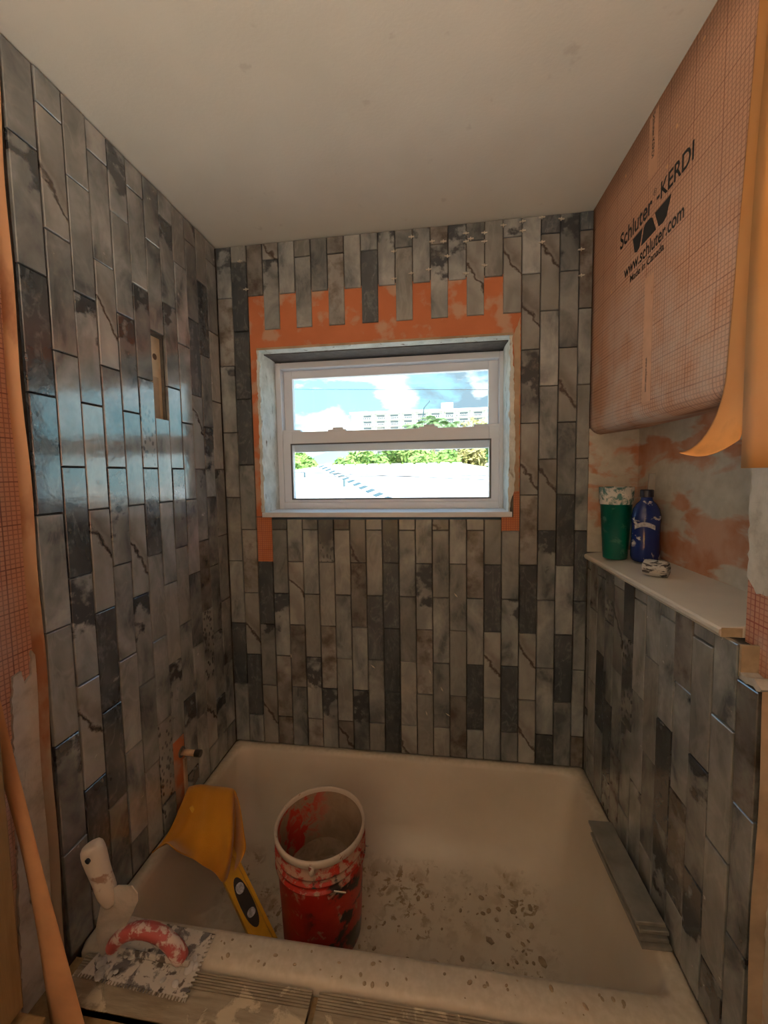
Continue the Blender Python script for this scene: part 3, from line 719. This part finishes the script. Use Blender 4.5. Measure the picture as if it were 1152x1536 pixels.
LB(-w_-.007, w_+.007, -.013, .013, -.010, .004).build('end_cap', 'level_black', lv)
# rag: hanging cloth laid through measured points of its folds (pixel, distance from the back wall)
RAG = [[(286, 1200, -.345), (305, 1198, -.33), (322, 1200, -.325), (340, 1202, -.325), (350, 1204, -.325), (356, 1206, -.33)],
       [(284, 1180, -.385), (300, 1177, -.375), (320, 1179, -.370), (344, 1182, -.370), (351, 1185, -.372), (355, 1192, -.385)],
       [(272, 1206, -.470), (292, 1206, -.445), (316, 1205, -.440), (346, 1208, -.435), (352, 1212, -.405), (361, 1215, -.430)],
       [(258, 1238, -.545), (282, 1240, -.510), (312, 1240, -.500), (347, 1243, -.490), (351, 1246, -.440), (366, 1248, -.470)],
       [(242, 1264, -.600), (266, 1264, -.570), (308, 1276, -.545), (345, 1280, -.525), (347, 1284, -.475), (369, 1272, -.490)],
       [(228, 1279, -.640), (254, 1266, -.625), (300, 1298, -.580), (334, 1321, -.550), (344, 1316, -.505), (364, 1287, -.505)]]
RAGP = [[hit(a, b_, 1, c) for a, b_, c in row] for row in RAG]
def crom(ps, t):
    m_ = len(ps)-1; f_ = min(t*m_, m_-1e-6); i = int(f_); f_ -= i
    p0, p1, p2, p3 = ps[max(i-1, 0)], ps[i], ps[i+1], ps[min(i+2, m_)]
    return .5*((2*p1)+(p2-p0)*f_+(2*p0-5*p1+4*p2-p3)*f_**2+(3*p1-p0-3*p2+p3)*f_**3)
def rag_fn(u, v_):
    p = crom([crom(row, u) for row in RAGP], v_)
    t = max(0, v_-.15)
    d = Vector((.25, -1, .45)).normalized()
    return p + d*(.011*t*math.sin(u*19+t*3) + .006*t*math.sin(u*37-2*t) + .006*t*math.sin(t*9+u*6))
rg = MB().grid(rag_fn, 44, 34).build('rag', 'rag_cloth', org=(.12, -.45, .5), smooth=True, solid=.004, sub=1)
tag(rg, 'mustard yellow cloth rag draped over the level at the tub corner', 'rag')

# ------------------------------------------------------------------ notched trowel
TR = thing('notched_trowel', 'notched steel trowel with pink red handle caked in mortar on the tub rim', 'trowel', (.21, -.86, .5))
zt = .508
cA, cB, cC, cD = Vector((.050, -.925, zt-.008)), Vector((.362, -.938, zt-.008)), Vector((.359, -.797, zt)), Vector((.090, -.784, zt))
out = []
def teeth(p, q, k2, depth, nrm):
    r = []
    for i in range(k2):
        for f_, d in ((0, 0), (.35, 0), (.5, depth), (.85, depth)):
            r.append(p.lerp(q, (i+f_)/k2) + nrm*d)
    return r
out += teeth(cA, cB, 34, .008, Vector((0, 1, 0))); out += teeth(cB, cC, 14, .008, Vector((-1, 0, 0))); out += [cC, cD]
MB().prism(out, (0, 0, .0022)).build('blade', 'trowel_steel', TR)
MB().tube([(.125, -.868, zt+.005), (.33, -.872, zt+.005)], .007, 8, True, .6).build('mounting', 'trowel_steel', TR)
hp = [hit(a, b_, 1, c) for a, b_, c in ((166, 1428, -.905), (172, 1412, -.902), (186, 1400, -.898), (208, 1393, -.894), (232, 1397, -.894), (252, 1409, -.896), (266, 1426, -.900), (276, 1444, -.904))]
MB().tube(hp, [.018, .019, .020, .0215, .022, .022, .023, .024], 14, True, .9).build('handle', 'trowel_handle', TR, smooth=True, sub=1)
ml = MB()
for i in range(26):
    x, y = random.uniform(.09, .35), random.uniform(-.915, -.80); r = random.uniform(.004, .014)
    ml.lathe([(r, 0), (r*.8, r*.22), (r*.35, r*.34)], (x, y, zt-.004+(y+.93)/.14*.007), 9, Matrix.Rotation(rnd()*3, 3, 'Z') @ Matrix.Diagonal((1, random.uniform(.5, 1.5), 1)), cap1=True)
ml.build('mortar_blobs', 'white_mortar', TR, smooth=True)['kind'] = 'stuff'

# ------------------------------------------------------------------ gauging trowel against the wall
GT = thing('gauging_trowel', 'mortar coated gauging trowel leaning upright against the tiled wall', 'trowel', (.075, -.885, .5))
gp = [(197, 1329), (206, 1341), (207, 1352), (200, 1368), (188, 1390), (172, 1412), (160, 1428), (153, 1437), (149, 1430), (144, 1405), (144, 1388), (148, 1370), (152, 1352), (160, 1338), (176, 1329)]
def leanY(z): return -.900+.03*(z-.5)
def gpt(px, py):
    p = hit(px, py, 1, -.89)
    for _ in range(4): p = hit(px, py, 1, leanY(p.z))
    return p
bl = [gpt(*q) for q in gp]
MB().prism(bl, (0, .004, 0)).build('blade', 'gauging_blade', GT, bevel=.001)
h0, h1, h2, h3 = gpt(166, 1362), gpt(160, 1335), gpt(147, 1300), gpt(137, 1268)
MB().tube([h0, h0.lerp(h1, .5), h1, h1.lerp(h2, .5), h2, h2.lerp(h3, .5), h3, h3+(h3-h2)*.12], [.010, .020, .025, .024, .026, .029, .028, .016], 14, True, .85).build('handle', 'gauging_handle', GT, smooth=True, sub=1)
q = gpt(146, 1276); MB().lathe([(0, 0), (.0065, 0), (.007, .004)], q+Vector((.0, -.0265, 0)), 12, Matrix.Rotation(PI/2, 3, 'X')).build('hanging_hole', 'level_black', GT)

# ------------------------------------------------------------------ loose tiles stacked on the tub deck
ltm = None
zc = .5008
for i, (dx, dy, rz, nm) in enumerate(((.006, -.006, .035, 'lowest'), (.001, 0, .03, 'second'), (.004, .006, .032, 'third'), (-.003, .012, .027, 'topmost'))):
    me_ = tile_mesh(.0757, .322); o = bpy.data.objects.new('loose_tile', me_); col.objects.link(o)
    o.location = Vector((1.548+dx, -.512+dy, zc+TT))*K; o.rotation_euler = (-PI/2, 0, 0); zc += TT+.0062
    o.rotation_euler = (PI/2*-1, 0, rz); o.material_slots[0].link = 'OBJECT'; o.material_slots[0].material = MATS['loose_tile_face']
    tag(o, 'loose long grey tile on the tub deck, %s of the stack' % nm, 'tile', 'loose tiles stacked on the tub deck')

# ------------------------------------------------------------------ ledge and its things
SZ0, SZ1 = 1.442, 1.462
def sz(x): return SZ0+(SZ1-SZ0)*(x-1.592)/(NX-1.592)
sh = MB(); prof = [(1.592, SZ0-.020), (1.588, SZ0-.012), (1.589, SZ0-.004), (1.594, SZ0), (NX, SZ1), (NX, SZ0-.020)]
sh.prism([(x, TT, z) for x, z in prof], (0, -.822, 0))
shelf = sh.build('ledge_shelf', 'shelf_stone', org=(1.69, -.4, SZ0)); tag(shelf, 'cream stone slab topping the tiled ledge under the soffit', 'shelf')
bx(1.593, 1.634, -.8135, -.8125, SZ0-.019, SZ0+.001).build('cut_end', 'raw_tan', shelf)
cx, cy = 1.656, -.125; cz = sz(cx+.041)
cup = thing('plastic_cup', 'tall green plastic cup with mortar splashed rim on the ledge', 'cup', (cx, cy, cz))
hC = .272
MB().lathe([(.040, 0), (.0415, .004), (.0475, .10), (.0535, hC*.76), (.0555, hC*.765)], (cx, cy, cz), 32, cap0=True).build('body', 'cup_green', cup, smooth=True)
MB().lathe([(.0555, hC*.765), (.0565, hC*.8), (.0595, hC), (.058, hC), (.054, hC*.8), (.045, .08), (.02, .05), (.0, .05)], (cx, cy, cz), 32).build('splashed_band', 'cup_band', cup, smooth=True)
cx, cy = 1.722, -.212; cz = sz(cx+.036)
bt = thing('soap_bottle', 'blue dish soap bottle with black cap beside the green cup', 'bottle', (cx, cy, cz))
bp = [(.036, 0), (.0445, .006), (.047, .02), (.047, .05), (.0455, .075), (.0455, .135), (.047, .15), (.0465, .165), (.042, .19), (.032, .208), (.021, .220), (.0185, .226), (.0185, .236)]
MB().lathe(bp, (cx, cy, cz), 36, Matrix.Diagonal((1, .85, 1)), cap0=True, cap1=True).build('body', 'bottle_blue', bt, smooth=True)
MB().lathe([(.0185, .232), (.0215, .233), (.0215, .256), (.019, .259), (0, .259)], (cx, cy, cz), 24).build('cap', 'cap_black', bt, smooth=False)
def lab(u, v_):
    a = -PI*.88+u*1.45; r = .0475
    return Vector((cx+r*math.cos(a), cy+r*.85*math.sin(a), cz+.118+.012*math.sin(PI*u)+v_*.016))
MB().grid(lab, 20, 2).build('label_banner', 'label_white', bt, smooth=True)
cx2, cy2 = 1.765, -.125; c0 = Vector((cx2, cy2, sz(cx2)))
mb = MB(); mb.box(-.012, .012, -.004, .004, 0, .315, Matrix.Translation(c0) @ Matrix.Rotation(.05, 4, 'Y'))
tag(mb.build('mixing_stick', 'spatula_grey', org=tuple(c0), bevel=.001), 'flat grey stick standing upright behind the soap bottle', 'stick')
cx, cy = 1.668, -.395; c0 = Vector((cx, cy, sz(cx)))
Mx = Matrix.Translation(c0) @ Matrix.Rotation(.85, 4, 'Z') @ Matrix.Rotation(-.0, 4, 'Y')
rp = [(.030*math.cos(2*PI*i/20), .019+.026*math.sin(2*PI*i/20)) for i in range(20)]
rs = [[Mx @ Vector((x_*f_, y_, .0+(z_-.019)*f_+.0265)) for x_, z_ in rp] for y_, f_ in ((-.034, .72), (-.031, .92), (-.02, 1), (.02, 1), (.031, .92), (.034, .7))]
blk = MB().loft(rs, True, True).build('rolled_putty', 'block_wrap', org=tuple(c0), smooth=True); tag(blk, 'small rolled lump wrapped in black and white wrapper on the ledge', 'roll')

# ------------------------------------------------------------------ pipe stub on the left wall
ps = thing('pipe_stub', 'short copper pipe stub with black cap in the tile notch', 'pipe', (-.014, -.392, .722))
MB().tube([(-.0135, -.392, .722), (.050, -.392, .722)], .011, 16).build('pipe', 'copper', ps, smooth=True)
MB().tube([(.048, -.392, .722), (.070, -.392, .722)], .0135, 16).build('cap', 'level_black', ps)
MB().lathe([(.0125, 0), (.020, 0), (.020, .004), (.0125, .005)], (-.012, -.392, .722), 18, Matrix.Rotation(PI/2, 3, 'Y')).build('collar', 'gasket', ps)

# ------------------------------------------------------------------ loose membrane
plain('membrane_dusty', (.64, .33, .15), .8, scale=9, var=.15)
def ribbon(name, fn, nu, nv, label, org, mat='membrane_flap'):
    o = MB().grid(fn, nu, nv).build(name, mat, org=org, smooth=True, solid=.0012)
    return tag(o, label, 'membrane')
def bez(pts, t):
    pts = list(pts)
    while len(pts) > 1: pts = [a.lerp(b_, t) for a, b_ in zip(pts, pts[1:])]
    return pts[0]
def flapA(u, v_):     # v_ along the fall, u across (0 = edge next to the soffit print)
    top = Vector((W-.008, -.850-.03*u, H-.004)); mid = Vector((W-.010-.006*u, -.797-.085*u, NZ+.05))
    if v_ < .7: 
        t = v_/.7; p = top.lerp(mid, t); p.x -= .012*math.sin(PI*t)*u; return p
    t = (v_-.7)/.3
    c1 = Vector((W-.012-.006*u, -.795-.085*u, NZ-.02)); c2 = Vector((W-.050+.02*u, -.805-.075*u, NZ-.110+.02*u)); e = Vector((W-.106+.075*u, -.815-.060*u, NZ-.112-.018*math.sin(PI*u)+.02*u))
    return bez((mid, c1, c2, e), t)
ribbon('membrane_flap', flapA, 14, 40, 'loose orange membrane flap peeling off the soffit and curling outward', (W, -.85, NZ))
def flapB(u, v_):
    t = v_; y = -.905-.30*u + .020*t*(1-u); 
    return Vector((W-.022-.012*math.sin(PI*t)-.01*t, y, H-.006+(1.788-H+.006)*t))
ribbon('membrane_flap', flapB, 10, 24, 'flat orange membrane flap hanging with a straight hem beside the recess', (W, -1.0, 1.79))
SL = [hit(a, b_, 1, -1.014) for a, b_ in ((-42, 940), (-30, 1030), (-8, 1130), (16, 1215), (37, 1300), (56, 1400), (76, 1536), (84, 1590))]
SR = [hit(a, b_, 1, -1.004) for a, b_ in ((-20, 940), (-6, 1020), (20, 1130), (42, 1215), (63, 1300), (90, 1400), (127, 1536), (142, 1590))]
def stripL(u, v_):
    a, b_ = crom(SL, v_), crom(SR, v_); p = a.lerp(b_, u); p.y -= .006*math.sin(PI*u); return p
ribbon('membrane_strip', stripL, 6, 40, 'long orange membrane strip hanging loose beside the mortar coat', (0, -1.0, 1.0), 'membrane_dusty')
# framing at the entry on the left
def stud(x0, x1, y0, y1, z0, z1, nm, label):
    return tag(bx(x0, x1, y0, y1, z0, z1).build(nm, 'stud_wood', org=((x0+x1)/2, (y0+y1)/2, z0), bevel=.004), label, 'lumber')
stud(XL+.001, .052, -1.13, -1.052, .60, H-.001, 'wall_stud', 'upright wooden wall stud behind the hanging orange strip')
stud(XL+.001, .10, -1.19, -1.045, .44, .575, 'bottom_plate', 'short wooden block below the upright stud')

# ------------------------------------------------------------------ lamp of the room
lp = thing('wall_lamp', 'warm globe wall lamp behind the entry', 'lamp', (.28, YB+.002, 2.25))
MB().lathe([(.0, .03), (.05, .03), (.06, .0)], (.28, YB+.002, 2.25), 24, Matrix.Rotation(-PI/2, 3, 'X')).build('wall_plate', 'pvc', lp)
for dx in (0,):
    MB().tube([(.28, YB+.03, 2.25), (.28, YB+.10, 2.25)], .012, 10).build('arm', 'pvc', lp)
    me = [(.10*math.sin(PI*i/16)+.0001, -.10*math.cos(PI*i/16)) for i in range(17)]
    MB().lathe(me, (.28, YB+.20, 2.25), 24).build('globe', 'lamp_glow', lp, smooth=True)

WLx, WLy, WLz = .75, -2.42, 1.25
wk = thing('work_light', 'tripod work light aimed at the ceiling behind the entry', 'lamp', (WLx, WLy, 0))
for i in range(3):
    a = 2*PI*i/3+.5; MB().tube([(WLx, WLy, .55), (WLx+.32*math.cos(a)*.8, WLy+.32*math.sin(a)*.8, .01)], .010, 8).build('leg', 'cap_black', wk)
MB().tube([(WLx, WLy, .5), (WLx, WLy, WLz-.02)], .013, 10).build('pole', 'level_yellow', wk)
mb = MB(); mb.box(WLx-.13, WLx+.13, WLy-.09, WLy+.09, WLz-.03, WLz+.0); ring(mb, 0, 0, 0, 0, 0, 0, 0) if False else None
for a in ((-.14, -.13, -.10, .10), (.13, .14, -.10, .10), (-.13, .13, -.10, -.09), (-.13, .13, .09, .10)): mb.box(WLx+a[0], WLx+a[1], WLy+a[2], WLy+a[3], WLz-.03, WLz+.03)
mb.build('housing', 'level_yellow', wk)
bx(WLx-.125, WLx+.125, WLy-.085, WLy+.085, WLz+.001, WLz+.006).build('light_panel', 'work_glow', wk)

# ------------------------------------------------------------------ outdoors
GZ = -2.6
tag(bx(-160, 160, .6, 420, GZ-.2, GZ).build('ground', 'lawn'), 'pale sandy ground outside the window', None, None, 'structure')
def at(px, py, Y): return hit(px, py, 1, Y)
# neighbour house with hip roof
nh = thing('neighbour_house', 'low house with a white hip roof just outside the window', 'house', (-1, 12, GZ))
P1, P2 = at(482, 699, 16), at(695, 695, 16)
E1 = P1+Vector((-7.2, -6.6, -2.0)); E2 = P1 + (at(583, 749, 9)-P1)*1.35; E3 = Vector((P2.x+6.4, E2.y, E2.z)); E4 = Vector((P2.x+6.4, 23, E2.z)); E5 = Vector((P1.x-5, 23, E2.z)); E1.z = E2.z; E1.y = E2.y-1.2
def slab(mb, pts, t=.08): mb.prism(pts, (0, 0, -t))
mb = MB(); slab(mb, [P1, E2, E3, P2]); slab(mb, [P2, E3, E4]); slab(mb, [P1, P2, E4, E5]); slab(mb, [P1, E5, E1]); slab(mb, [P1, E1, E2]); mb.build('roof', 'roof_white', nh)
cap = []
dH = E2-P1; 
for i in range(34):
    c = P1+dH*((i+.5)/34); t = dH.normalized(); s_ = Vector((t.y, -t.x, 0)).normalized()
    pts = [c-t*.15-s_*.22+Vector((0, 0, .005)), c-t*.15+Vector((0, 0, .075)), c-t*.15+s_*.22+Vector((0, 0, .005))]
    MB().prism(pts, t*.26).build('ridge_tile', 'roof_dark' if i % 2 else 'roof_white', nh)
for i in range(12):
    c = P1.lerp(P2, (i+.5)/12); MB().box(c.x-.2, c.x+.2, c.y-.12, c.y+.12, c.z-.02, c.z+.05).build('ridge_tile', 'roof_white', nh)
bx(E1.x+.5, E3.x-.5, E2.y+.6, 22.5, GZ, E2.z-.05).build('wall', 'house_wall', nh)
for f_, s_, hh in ((.32, -1.4, .30), (.52, -.5, .35), (.45, -2.2, .22)):
    c = P1+dH*f_+Vector((s_, -.2, .0)); MB().tube([c-Vector((0, 0, .3)), c+Vector((0, 0, hh*.6))], .035, 10).build('vent_pipe', 'roof_dark', nh)
# apartment block
D = 190.0
ab = thing('apartment_block', 'long white apartment block with rows of balconies beyond the trees', 'building', (10, D, GZ))
q0, q1 = at(527, 621, D), at(735, 616, D); zt = (q0.z+q1.z)/2; x0, x1 = q0.x, q1.x+22
bx(x0, x1, D, D+14, GZ, zt).build('wall', 'facade_white', ab)
bx(x0-.5, x1+.5, D-2.2, D+14.5, zt, zt+.9).build('roof_slab', 'facade_white', ab)
pA, pB = at(662, 603, D), at(680, 619, D); bx(pA.x, pB.x, D+2, D+9, zt+.5, pA.z).build('stair_tower', 'facade_white', ab)
fl = 2.85
nf = int((zt-GZ)/fl)
for k_ in range(nf):
    z0 = zt-(k_+1)*fl
    bx(x0+5, x1, D-2.0, D, z0-.2, z0).build('balcony_slab', 'facade_white', ab)
    rl = MB(); rl.box(x0+5, x1, D-2.0, D-1.9, z0+.95, z0+1.05)
    for j in range(int((x1-x0-5)/.9)): rl.box(x0+5+j*.9, x0+5.25+j*.9, D-2.0, D-1.94, z0, z0+.95)
    rl.build('railing', 'facade_white', ab)
    nb_ = int((x1-x0-6)/6.5)
    for j in range(nb_):
        xx = x0+6+j*6.5
        wn = bx(xx, xx+3.6, D-.06, D+.02, z0+.02, z0+2.2).build('window', 'facade_window', ab)
        bx(xx+5.0, xx+5.5, D-2.0, D, z0, z0+fl-.2).build('partition', 'facade_white', ab)
# trees
def leafy(name, mat, base, hgt, rx, rz, label, grp, seed, nleaf=2600, ls_=.28):
    random.seed(seed); t = thing(name, label, 'tree', base, grp); b0 = Vector(base)
    MB().tube([b0, b0+Vector((.1, 0, hgt*.4)), b0+Vector((.05, .1, hgt*.75))], [.22, .17, .08], 8).build('trunk', 'bark', t, smooth=True)
    blobs = [(Vector((random.uniform(-.6, .6)*rx, random.uniform(-.6, .6)*rx, hgt-rz+random.uniform(-.5, .55)*rz)), random.uniform(.4, .6)) for _ in range(9)]
    mb = MB()
    for i in range(nleaf):
        bc, s_ = random.choice(blobs); d = Vector((random.gauss(0, 1), random.gauss(0, 1), random.gauss(0, 1))).normalized()*random.uniform(.65, 1)
        p = b0+bc+Vector((d.x*rx*s_, d.y*rx*s_, d.z*rz*s_)); a = Vector((random.gauss(0, 1), random.gauss(0, 1), random.gauss(0, .6))).normalized(); c = a.orthogonal().normalized()
        L = ls_*random.uniform(.6, 1.3); mb.add([p-a*L, p+c*L*.4, p+a*L, p-c*L*.4], [(0, 1, 2, 3)])
    mb.build('foliage', mat, t)
def palm(base, hgt, R, label, grp, seed, mat='leaf_palm'):
    random.seed(seed); t = thing('palm_tree', label, 'tree', base, grp); b0 = Vector(base); tp = b0+Vector((random.uniform(-.3, .3), 0, hgt))
    MB().tube([b0, b0.lerp(tp, .5)+Vector((.15, 0, 0)), tp], [.22, .17, .13], 8).build('trunk', 'bark', t, smooth=True)
    for i in range(18):
        a = 2*PI*i/18+random.uniform(-.2, .2); el = random.uniform(-.1, 1.2); d = Vector((math.cos(a), math.sin(a), 0)); mb = MB(); s_ = Vector((-d.y, d.x, 0)); pp = []
        for j in range(11):
            f_ = j/10; pp.append(tp + d*R*f_*math.cos(el*.5)+Vector((0, 0, R*(math.sin(el)*f_-.75*f_*f_))))
        for j in range(1, 11):
            for k2 in range(3):
                c = pp[j-1].lerp(pp[j], k2/3); L = R*.28*math.sin(PI*min(.97, .15+j/12)); tt = (pp[j]-pp[j-1]).normalized()
                for sg in (-1, 1): mb.add([c, c+tt*.07, c+s_*sg*L+tt*.25*L+Vector((0, 0, -.35*L)), c+s_*sg*L*.9+tt*.2*L-Vector((0, 0, .36*L))], [(0, 1, 2, 3)])
        mb.build('frond', mat, t)
g = 'trees behind the white roof'
def tree_at(px, pyTop, Y, rx, rz, seed, mat='leaf_green', label='bushy green tree'):
    p = at(px, pyTop, Y); leafy('leafy_tree', mat, (p.x, Y, GZ), p.z-GZ, rx, rz, label, g, seed)
tree_at(452, 672, 27, 2.0, 1.6, 1, label='bushy green tree behind the roof beside the open sky gap')
tree_at(545, 668, 27, 2.0, 1.6, 2, label='bushy green tree behind the roof in front of the apartment end')
tree_at(605, 655, 33.5, 2.3, 2.2, 3, label='bushy green tree between the sky gap and the palms')
tree_at(735, 626, 40, 3.0, 2.6, 4, 'leaf_dry', 'tall yellow green tree at the right end of the roof')
tree_at(705, 662, 33.5, 2.2, 1.9, 5, 'leaf_dry', 'low dry yellow shrub tree under the palms')
tree_at(655, 668, 27, 2.0, 1.7, 6, label='low green shrub tree under the palms')
tree_at(395, 668, 34, 2.4, 2.0, 8, label='bushy green tree beyond the left window jamb')
tree_at(775, 640, 27, 2.2, 2.0, 9, label='bushy green tree beyond the right window jamb')
for px, py, Y, R, sd_, lb in ((622, 634, 47, 2.0, 11, 'small palm tree in front of the balconies'), (650, 627, 53, 2.4, 12, 'tall palm tree beside the lamp post'), (676, 633, 48, 2.0, 13, 'palm tree below the stair tower')):
    p = at(px, py+5, Y); palm((p.x, Y, GZ), p.z-GZ, R, lb, g, sd_)
p = at(633, 640, 58); q = at(636, 612, 58); r_ = at(645, 601, 58)
MB_ = MB().tube([(p.x, 58, GZ), p, q, r_], [.12, .10, .08, .07], 8)
tag(MB_.build('lamp_post', 'roof_dark', org=(p.x, 58, GZ), smooth=True), 'slender street lamp post with a bent arm beside the palms', 'lamp post')
for (a, b_, Y, lb) in (((440, 584), (735, 584.5), 24, 'upper overhead cable crossing the sky'), ((440, 708), (735, 720), 6.5, 'lower overhead cable dipping across the roof'), ((440, 715), (735, 713.5), 7, 'second overhead cable crossing just under the roof ridge')):
    p, q = at(*a, Y), at(*b_, Y); d = q-p; p2, q2 = p-d*1.5, q+d*1.5
    tag(MB().tube([p2.lerp(q2, i/12) for i in range(13)], .016 if Y > 10 else .007, 6).build('overhead_cable', 'cable_black', org=tuple(p), smooth=True), lb, 'cable')
